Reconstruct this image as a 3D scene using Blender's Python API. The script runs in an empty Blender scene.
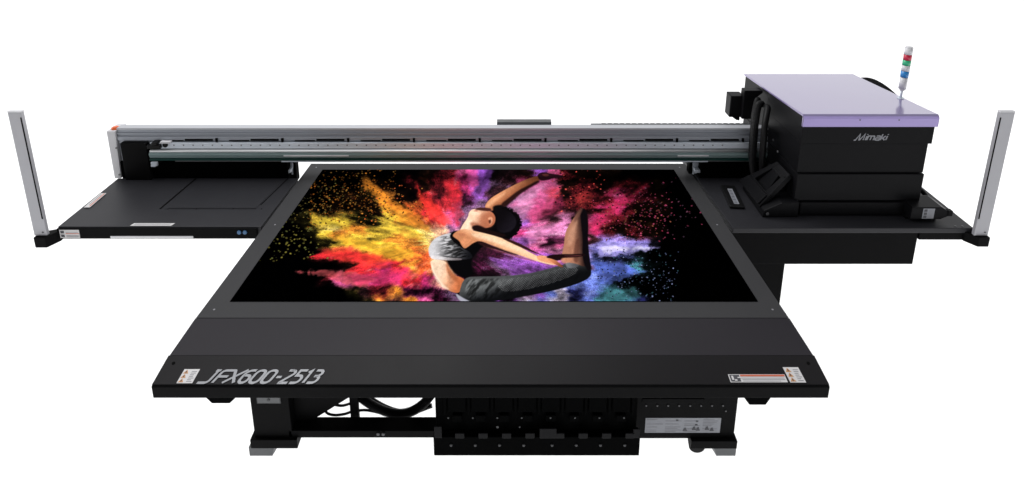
import bpy, bmesh, math, random
import numpy as np
from mathutils import Vector, Matrix
R = math.radians
PI = math.pi
scene = bpy.context.scene
COL = scene.collection

# ================= camera ==========================================================
cam_d = bpy.data.cameras.new("camera")
cam = bpy.data.objects.new("camera", cam_d)
COL.objects.link(cam)
cam.location = (0, 0, 2.943)
cam.rotation_euler = (R(90-14.9), 0, 0)
cam_d.sensor_width = 36.0
cam_d.lens = 631.0/1024*36.0
cam_d.shift_x = (512-507)/1024.0
cam_d.shift_y = -(251-23.9)/1024.0
cam_d.clip_start = .05
cam_d.clip_end = 400
scene.camera = cam

# ================= studio light ====================================================
world = bpy.data.worlds.new("World")
scene.world = world
world.use_nodes = True
wn = world.node_tree
for n in list(wn.nodes):
    wn.nodes.remove(n)
w_out = wn.nodes.new("ShaderNodeOutputWorld")
w_bg = wn.nodes.new("ShaderNodeBackground")
w_tc = wn.nodes.new("ShaderNodeTexCoord")
w_sep = wn.nodes.new("ShaderNodeSeparateXYZ")
w_map = wn.nodes.new("ShaderNodeMapRange")
w_map.inputs["From Min"].default_value = -1
w_map.inputs["From Max"].default_value = 1
w_ramp = wn.nodes.new("ShaderNodeValToRGB")
w_ramp.color_ramp.interpolation = 'LINEAR'
els = w_ramp.color_ramp.elements
els[0].position = 0.0
els[0].color = (1, 1, 1, 1)
els[1].position = 1.0
els[1].color = (.20, .20, .21, 1)
for pos, v in ((.47, 1.0), (.52, .50), (.60, .46), (.66, .40), (.78, .27)):
    e = els.new(pos)
    e.color = (v, v, v*1.01, 1)
wn.links.new(w_tc.outputs["Generated"], w_sep.inputs[0])
wn.links.new(w_sep.outputs["Z"], w_map.inputs["Value"])
wn.links.new(w_map.outputs[0], w_ramp.inputs[0])
w_y = wn.nodes.new("ShaderNodeMapRange")          # the camera's side of the studio is dark
w_y.interpolation_type = 'SMOOTHSTEP'
w_y.inputs["From Min"].default_value = -.75
w_y.inputs["From Max"].default_value = .05
w_y.inputs["To Min"].default_value = .20
w_y.inputs["To Max"].default_value = 1
w_mul = wn.nodes.new("ShaderNodeMix")
w_mul.data_type = 'RGBA'
w_mul.blend_type = 'MULTIPLY'
w_mul.inputs["Factor"].default_value = 1
wn.links.new(w_sep.outputs["Y"], w_y.inputs["Value"])
wn.links.new(w_ramp.outputs[0], w_mul.inputs["A"])
wn.links.new(w_y.outputs[0], w_mul.inputs["B"])
# two side banks: high up, the middle is dimmer than left and right
def w_math(op, a, b=None, c=None):
    n = wn.nodes.new("ShaderNodeMath")
    n.operation = op
    for i, v in enumerate((a, b, c)):
        if v is None:
            continue
        if isinstance(v, (int, float)):
            n.inputs[i].default_value = v
        else:
            wn.links.new(v, n.inputs[i])
    return n.outputs[0]
def w_range(v, a, b, c, d):
    n = wn.nodes.new("ShaderNodeMapRange")
    n.interpolation_type = 'SMOOTHSTEP'
    for k, q in (("From Min", a), ("From Max", b), ("To Min", c), ("To Max", d)):
        n.inputs[k].default_value = q
    wn.links.new(v, n.inputs["Value"])
    return n.outputs[0]
w_side = w_range(w_math('ABSOLUTE', w_sep.outputs["X"]), .0, .55, -.55, .35)
w_high = w_range(w_sep.outputs["Z"], .15, .35, 0, 1)
w_fac = w_math('MULTIPLY_ADD', w_side, w_high, 1.0)
w_m2 = wn.nodes.new("ShaderNodeMix")
w_m2.data_type = 'RGBA'
w_m2.blend_type = 'MULTIPLY'
w_m2.inputs["Factor"].default_value = 1
wn.links.new(w_mul.outputs["Result"], w_m2.inputs["A"])
wn.links.new(w_fac, w_m2.inputs["B"])
wn.links.new(w_m2.outputs["Result"], w_bg.inputs[0])
wn.links.new(w_bg.outputs[0], w_out.inputs[0])
w_bg.inputs[1].default_value = 2.6

def softbox(name, loc, target, size, power, col=(1, 1, 1)):
    ld = bpy.data.lights.new(name, 'AREA')
    ld.shape = 'RECTANGLE'
    ld.size, ld.size_y = size
    ld.energy = power
    ld.color = col
    o = bpy.data.objects.new(name, ld)
    COL.objects.link(o)
    o.location = loc
    o.rotation_euler = (Vector(target)-Vector(loc)).to_track_quat('-Z', 'Y').to_euler()
    return o
softbox("overhead_softbox", (-1.2, 4.6, 5.2), (0, 3.2, .9), (5, 1.6), 175)

scene.view_settings.view_transform = 'Standard'
scene.view_settings.look = 'None'
scene.view_settings.exposure = 0
scene.view_settings.gamma = 1
scene.render.engine = 'CYCLES'
scene.cycles.max_bounces = 6

# ================= materials =======================================================
def lin(c):
    return tuple((v/12.92 if v <= .04045 else ((v+.055)/1.055)**2.4) for v in c)
def mat(name, col, rough=.5, metal=0., spec=.5, mottle=.0, scale=6., grain=0., gscale=900., coat=0., rvar=.0, stretch=None):
    m = bpy.data.materials.new(name)
    m.use_nodes = True
    nt = m.node_tree
    b = nt.nodes["Principled BSDF"]
    b.inputs["Base Color"].default_value = (*col, 1)
    b.inputs["Roughness"].default_value = rough
    b.inputs["Metallic"].default_value = metal
    b.inputs["Specular IOR Level"].default_value = spec
    b.inputs["Coat Weight"].default_value = coat
    b.inputs["Coat Roughness"].default_value = .05
    tc = nt.nodes.new("ShaderNodeTexCoord")
    mp = nt.nodes.new("ShaderNodeMapping")
    if stretch:
        mp.inputs["Scale"].default_value = stretch
    nt.links.new(tc.outputs["Object"], mp.inputs[0])
    if mottle or rvar:
        nz = nt.nodes.new("ShaderNodeTexNoise")
        nz.inputs["Scale"].default_value = scale
        nz.inputs["Detail"].default_value = 6
        nt.links.new(mp.outputs[0], nz.inputs["Vector"])
        if mottle:
            mr = nt.nodes.new("ShaderNodeMapRange")
            mr.inputs["To Min"].default_value = 1-mottle
            mr.inputs["To Max"].default_value = 1+mottle
            nt.links.new(nz.outputs["Fac"], mr.inputs["Value"])
            mx = nt.nodes.new("ShaderNodeMix")
            mx.data_type = 'RGBA'
            mx.blend_type = 'MULTIPLY'
            mx.inputs["Factor"].default_value = 1
            mx.inputs["A"].default_value = (*col, 1)
            nt.links.new(mr.outputs[0], mx.inputs["B"])
            nt.links.new(mx.outputs["Result"], b.inputs["Base Color"])
        if rvar:
            mr2 = nt.nodes.new("ShaderNodeMapRange")
            mr2.inputs["To Min"].default_value = max(.02, rough-rvar)
            mr2.inputs["To Max"].default_value = rough+rvar
            nt.links.new(nz.outputs["Fac"], mr2.inputs["Value"])
            nt.links.new(mr2.outputs[0], b.inputs["Roughness"])
    if grain:
        n2 = nt.nodes.new("ShaderNodeTexNoise")
        n2.inputs["Scale"].default_value = gscale
        n2.inputs["Detail"].default_value = 2
        nt.links.new(mp.outputs[0], n2.inputs["Vector"])
        bp = nt.nodes.new("ShaderNodeBump")
        bp.inputs["Strength"].default_value = grain
        bp.inputs["Distance"].default_value = .001
        nt.links.new(n2.outputs["Fac"], bp.inputs["Height"])
        nt.links.new(bp.outputs[0], b.inputs["Normal"])
    return m

M = {}
M['bed'] = mat("bed_grey_paint", (.044, .044, .046), .5, spec=.10, mottle=.08, scale=5, grain=.15, rvar=.05)
M['cover1'] = mat("cover_gunmetal", (.0165, .0145, .0185), .45, spec=.18, mottle=.07, scale=3, grain=.12, rvar=.05)
M['cover2'] = mat("cover_charcoal", (.0078, .0070, .0080), .45, spec=.12, mottle=.08, scale=3, grain=.12, rvar=.05)
M['plat'] = mat("platform_dark_grey", (.020, .020, .0235), .45, spec=.26, mottle=.08, scale=4, grain=.12, rvar=.06)
M['platR'] = M['plat']
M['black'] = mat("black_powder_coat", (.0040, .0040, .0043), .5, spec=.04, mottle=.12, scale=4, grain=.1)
M['shell'] = mat("head_shell_black", (.0060, .0060, .0070), .42, spec=.07, mottle=.08, scale=2.5, grain=.08, rvar=.06)
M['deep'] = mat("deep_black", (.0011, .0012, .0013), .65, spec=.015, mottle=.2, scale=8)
M['rubber'] = mat("black_rubber", (.0055, .0055, .006), .45, spec=.16, mottle=.1, scale=12)
M['gap'] = mat("slot_black", (.003, .003, .003), .8, spec=.05)  # even matt black for slots, dark windows, screws and chassis
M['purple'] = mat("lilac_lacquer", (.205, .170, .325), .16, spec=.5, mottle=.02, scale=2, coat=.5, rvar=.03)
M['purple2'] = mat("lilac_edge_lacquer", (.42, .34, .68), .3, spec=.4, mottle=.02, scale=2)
M['silver'] = mat("anodised_aluminium", (.66, .71, .78), .45, metal=.25, mottle=.08, scale=3, rvar=.08, stretch=(.3, 8, 8))
M['silver_hi'] = mat("polished_rail_steel", (.80, .81, .82), .34, metal=.4, mottle=.05, scale=4, rvar=.06, stretch=(.4, 9, 9))
M['beam'] = mat("beam_grey_aluminium", (.31, .33, .37), .5, metal=.2, mottle=.14, scale=3, rvar=.08, stretch=(.25, 6, 30))
M['beam2'] = mat("beam_bracket_grey", (.13, .135, .14), .45, metal=.5, mottle=.2, scale=8, rvar=.08)
M['topstrip'] = mat('beam_top_aluminium', (.44, .45, .48), .5, metal=.1, mottle=.06, scale=3, stretch=(.3, 8, 8))
M['post'] = mat("post_light_grey", (.38, .38, .405), .45, metal=.2, mottle=.03, scale=5, grain=.05)
M['endcap'] = mat("light_grey_cover", (.62, .62, .64), .5, spec=.4, mottle=.03, scale=5)
M['green'] = mat("green_glass_scale", (.25, .34, .34), .3, spec=.4, mottle=.2, scale=3, stretch=(.3, 5, 5))
M['greend'] = mat("dark_green_glass_scale", (.010, .05, .043), .3, spec=.3, mottle=.2, scale=3, stretch=(.3, 5, 5))
M['foot'] = mat("grey_foot_steel", (.11, .115, .12), .5, metal=.3, mottle=.12, scale=14)
M['plate'] = mat('plate_dark_steel', (.045, .047, .05), .5, metal=.2, mottle=.1, scale=20)
M['label'] = mat("label_white", (.62, .61, .61), .5, mottle=.04, scale=20)
M['label_g'] = mat("label_grey", (.26, .27, .30), .5, mottle=.08, scale=20)
M['ink'] = mat("label_print_dark", (.06, .06, .07), .6)
M['inkg'] = mat("label_print_grey", (.22, .22, .24), .6)
M['lred'] = mat("label_red", (.55, .12, .06), .5)
M['lorange'] = mat("label_orange", (.55, .27, .10), .5)
M['letter'] = mat("silver_lettering", (.24, .245, .26), .4, metal=.2, mottle=.08, scale=30)
M['logo'] = mat("logo_silver", (.22, .225, .25), .4, mottle=.05, scale=30)
M['orange'] = mat("orange_plastic", (.75, .14, .03), .35)
M['t_red'] = mat("tower_red", (.50, .015, .05), .2, spec=.6)
M['t_green'] = mat("tower_green", (.03, .42, .20), .2, spec=.6)
M['t_blue'] = mat("tower_blue", (.02, .22, .55), .2, spec=.6)
M['t_white'] = mat("tower_white", (.62, .62, .64), .3)
M['blue_led'] = mat("blue_button", (.05, .16, .34), .3)
M['screw'] = mat("screw_steel", (.10, .10, .105), .4, metal=.4)
M['strip'] = mat("white_strip", (.72, .72, .74), .4)

# ================= mesh helpers ====================================================
def new_obj(name, bm, mats, parent=None, smooth=False):
    me = bpy.data.meshes.new(name)
    bm.normal_update()
    bm.to_mesh(me)
    bm.free()
    if not isinstance(mats, (list, tuple)):
        mats = [mats]
    for m in mats:
        me.materials.append(M[m])
    o = bpy.data.objects.new(name, me)
    COL.objects.link(o)
    if parent is not None:
        o.parent = parent
    if smooth:
        for p in me.polygons:
            p.use_smooth = True
        me.update()
    return o
def bx(bm, x0, x1, y0, y1, z0, z1, bev=.0, mi=0, seg=2):
    r = bmesh.ops.create_cube(bm, size=1)
    vs = r['verts']
    for v in vs:
        v.co = Vector(((x0+x1)/2+v.co.x*(x1-x0), (y0+y1)/2+v.co.y*(y1-y0), (z0+z1)/2+v.co.z*(z1-z0)))
    fs = set(f for v in vs for f in v.link_faces)
    for f in fs:
        f.material_index = mi
    if bev > 0:
        es = set(e for v in vs for e in v.link_edges)
        rr = bmesh.ops.bevel(bm, geom=list(es), offset=bev, segments=seg, profile=.6, affect='EDGES', clamp_overlap=True)
        for f in rr['faces']:
            f.material_index = mi
def hexa(bm, pts, bev=0., mi=0):
    """8 points: bottom 4 (ccw) then top 4"""
    vs = [bm.verts.new(p) for p in pts]
    fl = [(3, 2, 1, 0), (4, 5, 6, 7), (0, 1, 5, 4), (1, 2, 6, 5), (2, 3, 7, 6), (3, 0, 4, 7)]
    fs = [bm.faces.new([vs[i] for i in f]) for f in fl]
    for f in fs:
        f.material_index = mi
    if bev:
        es = set(e for v in vs for e in v.link_edges)
        rr = bmesh.ops.bevel(bm, geom=list(es), offset=bev, segments=2, profile=.6, affect='EDGES', clamp_overlap=True)
        for f in rr['faces']:
            f.material_index = mi
def prism(bm, prof, axis, a0, a1, bev=0., mi=0):
    """extrude a 2D profile along axis 'x' (prof = y,z) or 'y' (prof = x,z) or 'z' (prof = x,y)"""
    def P(p, a):
        return {'x': (a, p[0], p[1]), 'y': (p[0], a, p[1]), 'z': (p[0], p[1], a)}[axis]
    v0 = [bm.verts.new(P(p, a0)) for p in prof]
    v1 = [bm.verts.new(P(p, a1)) for p in prof]
    n = len(prof)
    fs = [bm.faces.new(v0), bm.faces.new(v1[::-1])]
    for i in range(n):
        fs.append(bm.faces.new([v0[i], v1[i], v1[(i+1) % n], v0[(i+1) % n]]))
    for f in fs:
        f.material_index = mi
    bmesh.ops.recalc_face_normals(bm, faces=fs)
    if bev:
        es = set(e for v in v0+v1 for e in v.link_edges)
        rr = bmesh.ops.bevel(bm, geom=list(es), offset=bev, segments=2, profile=.6, affect='EDGES', clamp_overlap=True)
        for f in rr['faces']:
            f.material_index = mi
def cyl(bm, p0, p1, r0, r1=None, n=20, mi=0, cap=True):
    if r1 is None:
        r1 = r0
    p0, p1 = Vector(p0), Vector(p1)
    d = (p1-p0).normalized()
    u = d.orthogonal().normalized()
    w = d.cross(u)
    a = [bm.verts.new(p0+(u*math.cos(t)+w*math.sin(t))*r0) for t in [2*PI*i/n for i in range(n)]]
    b = [bm.verts.new(p1+(u*math.cos(t)+w*math.sin(t))*r1) for t in [2*PI*i/n for i in range(n)]]
    fs = []
    for i in range(n):
        f = bm.faces.new([a[i], a[(i+1) % n], b[(i+1) % n], b[i]])
        f.smooth = True
        fs.append(f)
    if cap:
        fs += [bm.faces.new(a[::-1]), bm.faces.new(b)]
    for f in fs:
        f.material_index = mi
def catmull(P, k=8):
    P = [Vector(p) for p in P]
    P = [P[0]*2-P[1]]+P+[P[-1]*2-P[-2]]
    out = []
    for i in range(1, len(P)-2):
        for j in range(k):
            t = j/k
            a, b, c, d = P[i-1:i+3]
            out.append(.5*((2*b)+(c-a)*t+(2*a-5*b+4*c-d)*t*t+(3*b-a-3*c+d)*t**3))
    out.append(P[-2])
    return out
def tube(bm, P, r, n=10, k=8, rib=0., mi=0):
    C = catmull(P, k)
    if rib:
        D = []
        for i in range(len(C)-1):
            for j in range(3):
                D.append(C[i].lerp(C[i+1], j/3))
        C = D+[C[-1]]
    rings = []
    up = Vector((0, 0, 1))
    prev = None
    for i, c in enumerate(C):
        d = (C[min(i+1, len(C)-1)]-C[max(i-1, 0)]).normalized()
        u = (prev-d*prev.dot(d)).normalized() if prev is not None else d.orthogonal().normalized()
        prev = u
        w = d.cross(u)
        rr = r*(1+(rib if i % 2 else -rib)) if rib else r
        rings.append([bm.verts.new(c+(u*math.cos(t)+w*math.sin(t))*rr) for t in [2*PI*q/n for q in range(n)]])
    for a, b in zip(rings, rings[1:]):
        for q in range(n):
            f = bm.faces.new([a[q], a[(q+1) % n], b[(q+1) % n], b[q]])
            f.smooth = not rib
            f.material_index = mi
    bm.faces.new(rings[0][::-1]).material_index = mi
    bm.faces.new(rings[-1]).material_index = mi
def part(name, mats, parent, fn, smooth=False, label=None):
    bm = bmesh.new()
    fn(bm)
    o = new_obj(name, bm, mats, parent, smooth)
    if label:
        o["label"] = label
    return o
def empty(name, loc=(0, 0, 0), parent=None):
    o = bpy.data.objects.new(name, None)
    COL.objects.link(o)
    o.location = loc
    o.empty_display_size = .1
    if parent:
        o.parent = parent
    return o

# a flat label laid in a plane: origin O, unit axes U (width) and V (height), thin along N
def plate(bm, O, U, V, x0, x1, y0, y1, lift=.0, th=.0012, mi=0, poly=None, skew=0.):
    O, U, V = Vector(O), Vector(U).normalized(), Vector(V).normalized()
    N = U.cross(V)
    pts = poly or [(x0, y0), (x1, y0), (x1, y1), (x0, y1)]
    lo = [bm.verts.new(O+U*(a+skew*b)+V*b+N*(lift)) for a, b in pts]
    hi = [bm.verts.new(O+U*(a+skew*b)+V*b+N*(lift+th)) for a, b in pts]
    fs = [bm.faces.new(lo[::-1]), bm.faces.new(hi)]
    n = len(pts)
    for i in range(n):
        fs.append(bm.faces.new([lo[i], lo[(i+1) % n], hi[(i+1) % n], hi[i]]))
    for f in fs:
        f.material_index = mi
# stroke lettering ------------------------------------------------------------------
def arc(cx, cy, rx, ry, a0, a1, n=9):
    return [(cx+rx*math.cos(R(a0+(a1-a0)*i/n)), cy+ry*math.sin(R(a0+(a1-a0)*i/n))) for i in range(n+1)]
def rrect(x0, x1, y0, y1, r):
    p = arc(x1-r, y1-r, r, r, 0, 90, 5)+arc(x0+r, y1-r, r, r, 90, 180, 5)+arc(x0+r, y0+r, r, r, 180, 270, 5)+arc(x1-r, y0+r, r, r, 270, 360, 5)
    return p+[p[0]]
GL = {
 'J': (.95, [[(.95, 1), (.62, 1)], [(.80, 1), (.80, .22)]+arc(.58, .22, .22, .22, 0, -90, 5)+[(.10, 0)]]),
 'F': (.75, [[(.08, 0), (.08, .78)]+arc(.30, .78, .22, .22, 180, 90, 5)+[(.95, 1)], [(.08, .5), (.78, .5)]]),
 'X': (.85, [[(-.08, 0), (.95, 1.06)], [(.10, 1), (.36, .52), (.72, 0)]]),
 '6': (.68, [[(.62, 1), (.38, 1)]+arc(.38, .62, .36, .38, 90, 180, 5)+[(.02, .30)]+arc(.30, .28, .28, .28, 180, 360, 8)+arc(.30, .32, .28, .28, 0, 90, 5)+[(.05, .60)]]),
 '0': (.72, [rrect(.02, .62, 0, 1, .27)]),
 '-': (.48, [[(.06, .46), (.40, .46)]]),
 '2': (.66, [[(.06, 1), (.36, 1)]+arc(.34, .78, .24, .22, 90, -20, 6)+[(.03, .04), (.03, 0), (.60, 0)]]),
 '5': (.66, [[(.62, 1), (.12, 1), (.10, .58), (.34, .58)]+arc(.34, .29, .26, .29, 90, -90, 8)+[(.02, 0)]]),
 '1': (.42, [[(.04, .84), (.22, 1), (.22, 0)]]),
 '3': (.66, [[(.06, 1), (.36, 1)]+arc(.36, .77, .22, .23, 90, -90, 6)+[(.18, .54)], [(.36, .54)]+arc(.34, .27, .26, .27, 90, -90, 8)+[(.02, 0)]]),
 'M': (1.30, [[(-.30, 0), (-.02, 0), (.32, 1), (.50, .04), (.62, .04), (1.10, 1), (1.18, 0)]]),
 'i': (.28, [[(.08, 0), (.08, .68)], [(.08, .88), (.08, 1.0)]]),
 'm': (1.10, [[(.0, 0), (.0, .68), (.30, .68)]+arc(.36, .52, .14, .16, 90, 0, 4)+[(.50, 0)], [(.50, .68), (.80, .68)]+arc(.86, .52, .14, .16, 90, 0, 4)+[(1.0, 0)]]),
 'a': (.82, [[(.08, .68), (.52, .68)]+arc(.52, .5, .16, .18, 90, 0, 4)+[(.68, 0), (.20, 0)]+arc(.20, .18, .18, .18, 270, 90, 6)+[(.68, .36)]]),
 'k': (.70, [[(.0, 0), (.0, 1)], [(.02, .34), (.18, .34), (.60, .68)], [(.20, .36), (.62, 0)]]),
}
def ribbon(bm, pts, w, f, lift, th, mi=0):
    """pts in letter space -> f maps (x,y,lift) to a world point"""
    P = []
    for p in pts:
        if not P or (abs(p[0]-P[-1][0])+abs(p[1]-P[-1][1])) > 1e-6:
            P.append(p)
    L, Rr = [], []
    n = len(P)
    closed = n > 3 and abs(P[0][0]-P[-1][0])+abs(P[0][1]-P[-1][1]) < 1e-6
    for i in range(n):
        if closed and i in (0, n-1):
            a, b = P[n-2], P[1]
            d0 = Vector((P[0][0]-a[0], P[0][1]-a[1])).normalized()
            d1 = Vector((b[0]-P[0][0], b[1]-P[0][1])).normalized()
        else:
            d0 = Vector((P[i][0]-P[i-1][0], P[i][1]-P[i-1][1])).normalized() if i else None
            d1 = Vector((P[i+1][0]-P[i][0], P[i+1][1]-P[i][1])).normalized() if i < n-1 else None
            d0 = d0 or d1
            d1 = d1 or d0
        t = (d0+d1)
        t = t.normalized() if t.length > .1 else d0
        nn = Vector((-t.y, t.x))
        k = w/2/max(.5, nn.dot(Vector((-d0.y, d0.x))))
        L.append((P[i][0]+nn.x*k, P[i][1]+nn.y*k))
        Rr.append((P[i][0]-nn.x*k, P[i][1]-nn.y*k))
    for z, flip in ((lift+th, False),):
        a = [bm.verts.new(f(p[0], p[1], z)) for p in L]
        b = [bm.verts.new(f(p[0], p[1], z)) for p in Rr]
        for i in range(n-1):
            bm.faces.new([b[i], b[i+1], a[i+1], a[i]]).material_index = mi
    a2 = [bm.verts.new(f(p[0], p[1], lift)) for p in L]
    b2 = [bm.verts.new(f(p[0], p[1], lift)) for p in Rr]
    for i in range(n-1):
        bm.faces.new([a2[i], a2[i+1], b2[i+1], b2[i]]).material_index = mi
        bm.faces.new([a[i], a[i+1], a2[i+1], a2[i]]).material_index = mi
        bm.faces.new([b2[i], b2[i+1], b[i+1], b[i]]).material_index = mi
def lettering(bm, text, O, U, V, width, height, stroke, shear=.35, lift=.001, th=.0015, gap=.9):
    O, U, V = Vector(O), Vector(U).normalized(), Vector(V).normalized()
    N = U.cross(V)
    tot = sum(GL[c][0] for c in text)
    sx = width/tot
    x = 0
    for ch in text:
        adv, strokes = GL[ch]
        for q, st in enumerate(strokes):
            pts = [((x+p[0]*gap)*sx, p[1]*height) for p in st]
            ribbon(bm, pts, stroke, lambda a, b, z: O+U*(a+shear*b)+V*b+N*z, lift+q*.0006, th)
        x += adv
# ---- printed artwork: colour-powder burst with a leaping dancer -----------------
PAL = {'.':(2,2,3),'o':(52,24,14),'k':(70,62,22),'y':(226,186,62),'Y':(250,214,110),'a':(222,136,48),'O':(240,96,46),
 'r':(228,46,54),'R':(112,26,34),'m':(205,52,112),'M':(92,22,62),'p':(226,92,150),'P':(234,136,190),'v':(152,84,190),
 'V':(80,40,120),'w':(228,214,242),'b':(112,130,220),'B':(52,56,128),'t':(72,132,146),'T':(20,44,50),
 'g':(128,92,130),'n':(92,46,54),'f':(250,184,140)}
ROWS = [
"..............oRRpv.novpRooo...........",
"..........ao.RoRrmvgnmppoRRoRRRo.......",
"........ookao.rRrMvngPproRRRmRRo.......",
"........oooyaOrrrggngpmRrOrmRooo.......",
".....kyyykkyyaOrpgff.vpnPnmRRoo........",
"......kyaayyayYfgfgggmPPPnmRoRo........",
".......kyyyyaaYfggRMvvpMpnpPvvv........",
".......rrrOaaOOff.MMvvvPPnwbbT.........",
"........orrmraOff.MgvvvvvgvbttT........",
".......RpppmmrmffM.....bbbbbT..........",
".........knRaMMMg....gvbwBbttT.........",
"..........kanapMgggvvwbwwBbttB........."]
def h2(ix, iy, s):
    n = (ix.astype(np.int64)*374761393 + iy.astype(np.int64)*668265263 + s*974634777) & 0xffffffff
    n = ((n ^ (n >> 13)) * 1274126177) & 0xffffffff
    return ((n ^ (n >> 16)) & 0xffff) / 65535.0
def vn(x, y, s):
    ix = np.floor(x); iy = np.floor(y); fx = x-ix; fy = y-iy
    fx = fx*fx*(3-2*fx); fy = fy*fy*(3-2*fy); ix = ix.astype(int); iy = iy.astype(int)
    a = h2(ix,iy,s)*(1-fx)+h2(ix+1,iy,s)*fx; b = h2(ix,iy+1,s)*(1-fx)+h2(ix+1,iy+1,s)*fx
    return a*(1-fy)+b*fy
def fbm(x, y, s, o=5):
    t = 0; a = .5; n = 0
    for k in range(o):
        t = t + a*vn(x, y, s+k*17); n += a; x = x*2.03+1.7; y = y*2.03+5.1; a *= .55
    return t/n
def sst(a, b, x):
    t = np.clip((x-a)/(b-a), 0, 1); return t*t*(3-2*t)
def poly_d(x, y, P):
    """signed distance to a polygon, positive inside"""
    P = np.array(P, float); d = np.full(x.shape, 1e9); ins = np.zeros(x.shape, bool)
    for i in range(len(P)):
        ax, ay = P[i]; bx, by = P[(i+1) % len(P)]
        ex, ey = bx-ax, by-ay; L = ex*ex+ey*ey+1e-9
        t = np.clip(((x-ax)*ex+(y-ay)*ey)/L, 0, 1)
        d = np.minimum(d, (x-ax-t*ex)**2+(y-ay-t*ey)**2)
        c = ((ay > y) != (by > y)) & (x < (bx-ax)*(y-ay)/(by-ay+1e-12)+ax)
        ins ^= c
    d = np.sqrt(d); return np.where(ins, d, -d)
def smooth(P, n=2):
    for _ in range(n):
        Q = []
        for i in range(len(P)):
            a = P[i]; b = P[(i+1) % len(P)]
            Q += [(a[0]*.75+b[0]*.25, a[1]*.75+b[1]*.25), (a[0]*.25+b[0]*.75, a[1]*.25+b[1]*.75)]
        P = Q
    return P
def paint(x, y):
    """x, y: artboard coordinates (230..762 by 168..304) -> sRGB 0..1"""
    G = np.array([[PAL[c] for c in r] for r in ROWS], float)/255.
    G[6, 26:30] = (.60, .54, .88); G[6, 30] = (.2, .18, .3); G[7, 26:29] = (.22, .24, .42); G[8, 26:29] = (.36, .44, .80); G[7, 25] = (.6, .55, .86)
    G[3, 24:27] = (.40, .10, .12); G[3, 28] = (.30, .06, .10); G[2, 29:31] = (.30, .06, .10)
    lin = G
    cx, cy = 448., 242.
    dx, dy = x-cx, (y-cy)*1.9
    ang = np.arctan2(dx, -dy); rad = np.hypot(dx, dy)
    w1 = fbm(x/22, y/12, 3)-.5; w2 = fbm(x/22, y/12, 71)-.5
    st = fbm(ang*9+3, rad/60, 11, 5)-.5
    ux = x + w1*26 + st*dx/np.maximum(rad, 8)*34
    uy = y + w2*14 + st*dy/np.maximum(rad, 8)*15
    gx = np.clip((ux-230)/14, 0, 37.999); gy = np.clip((uy-172)/12, 0, 10.999)
    ix = gx.astype(int); iy = gy.astype(int); fx = gx-ix; fy = gy-iy
    fx = sst(.12, .88, fx)[..., None]; fy = sst(.12, .88, fy)[..., None]
    c = (lin[iy, ix]*(1-fx)+lin[iy, ix+1]*fx)*(1-fy)+(lin[iy+1, ix]*(1-fx)+lin[iy+1, ix+1]*fx)*fy
    fk = sst(8, 70, rad); fine = fbm(ang*22, rad/16, 29, 4)*fk+(1-fk)*fbm(x/6, y/4, 29, 4); cl = fbm(x/7, y/4, 47, 4); gr = vn(x*1.6, y*1.6, 5)
    big = fbm(x/16+9, y/9, 133, 4); m = .10 + .66*fine + .55*cl + 1.05*(big-.30)
    lum = c.max(-1)
    m = m*(.35+.65*sst(.22, .5, lum+.5*(fine-.5)+.3*(cl-.5)))
    c = c*m[..., None]
    hi = sst(.66, .9, fbm(ang*11, rad/24, 91, 4)+.12*cl)*sst(.45, .9, lum)*sst(10, 60, rad)
    c = c+(1-c)*.22*hi[..., None]
    c = c*(1+.55*(vn(x*2.3, y*2.6, 77)-.5)*sst(.1, .4, lum))[..., None]
    gl = c.mean(-1, keepdims=True); c = (gl+(c-gl)*.92)*.97
    # grainy powder edge
    edge = sst(.12, .3, lum)*(1-sst(.4, .65, lum))
    c = c*(1-edge*.45*sst(.35, .65, gr))[..., None]
    # sharp plumes
    def plume(P, col, a=1., soft=2.2, s=5):
        nonlocal c
        d = poly_d(x, y, P)+(fbm(x/5, y/4, s, 4)-.5)*7
        k = (sst(-soft, soft, d)*a*(.55+.6*fine))[..., None]
        c = c*(1-np.clip(k, 0, 1))+np.array(col)/255.*np.clip(k, 0, 1)*(.65+.6*cl)[..., None]
    plume([(362,181),(376,187),(398,203),(424,220),(430,232),(405,226),(382,208),(370,194)], (232,142,52), .8)
    plume([(416,183),(424,197),(438,205),(452,222),(440,228),(428,214),(419,199)], (240,60,50), .85)
    plume([(312,222),(330,218),(352,222),(348,229),(328,228),(322,226)], (226,198,70), .75)
    plume([(376,217),(392,222),(412,228),(428,242),(408,240),(384,230)], (240,206,80), .7)
    plume([(336,236),(362,240),(392,244),(424,256),(400,262),(366,252),(346,246)], (236,180,60), .75)
    plume([(322,253),(340,250),(366,254),(396,262),(380,270),(346,263)], (232,64,56), .75)
    plume([(296,272),(330,271),(352,272),(376,280),(366,288),(344,284),(326,277)], (206,92,96), .8, 1.6)
    plume([(346,276),(370,274),(404,268),(420,276),(396,284),(360,286)], (214,60,104), .6)
    plume([(452,186),(458,196),(464,214),(458,226),(450,216),(451,200)], (214,44,60), .7)
    plume([(465,168),(478,168),(478,186),(472,192)], (238,92,160), .8)
    plume([(479,168),(492,168),(490,186),(482,198)], (146,84,196), .7)
    plume([(509,206),(523,192),(540,182),(556,178),(560,190),(552,208),(536,216),(522,220)], (226,120,168), .55)
    plume([(524,236),(532,228),(550,224),(566,222),(564,232),(546,236),(530,244)], (250,150,206), .7)
    plume([(512,214),(520,196),(534,186),(546,184),(532,204),(522,222)], (214,170,206), .45, 3.)
    plume([(528,214),(544,204),(562,196),(566,206),(548,218),(534,224)], (226,70,124), .55, 3.)
    plume([(596,243),(630,244),(659,248.5),(640,252),(614,257),(598,258)], (176,166,232), .8, 1.4)
    plume([(598,248),(626,247),(652,248.6),(628,251.5),(604,254)], (232,226,250), .7, 1.2)
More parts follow.
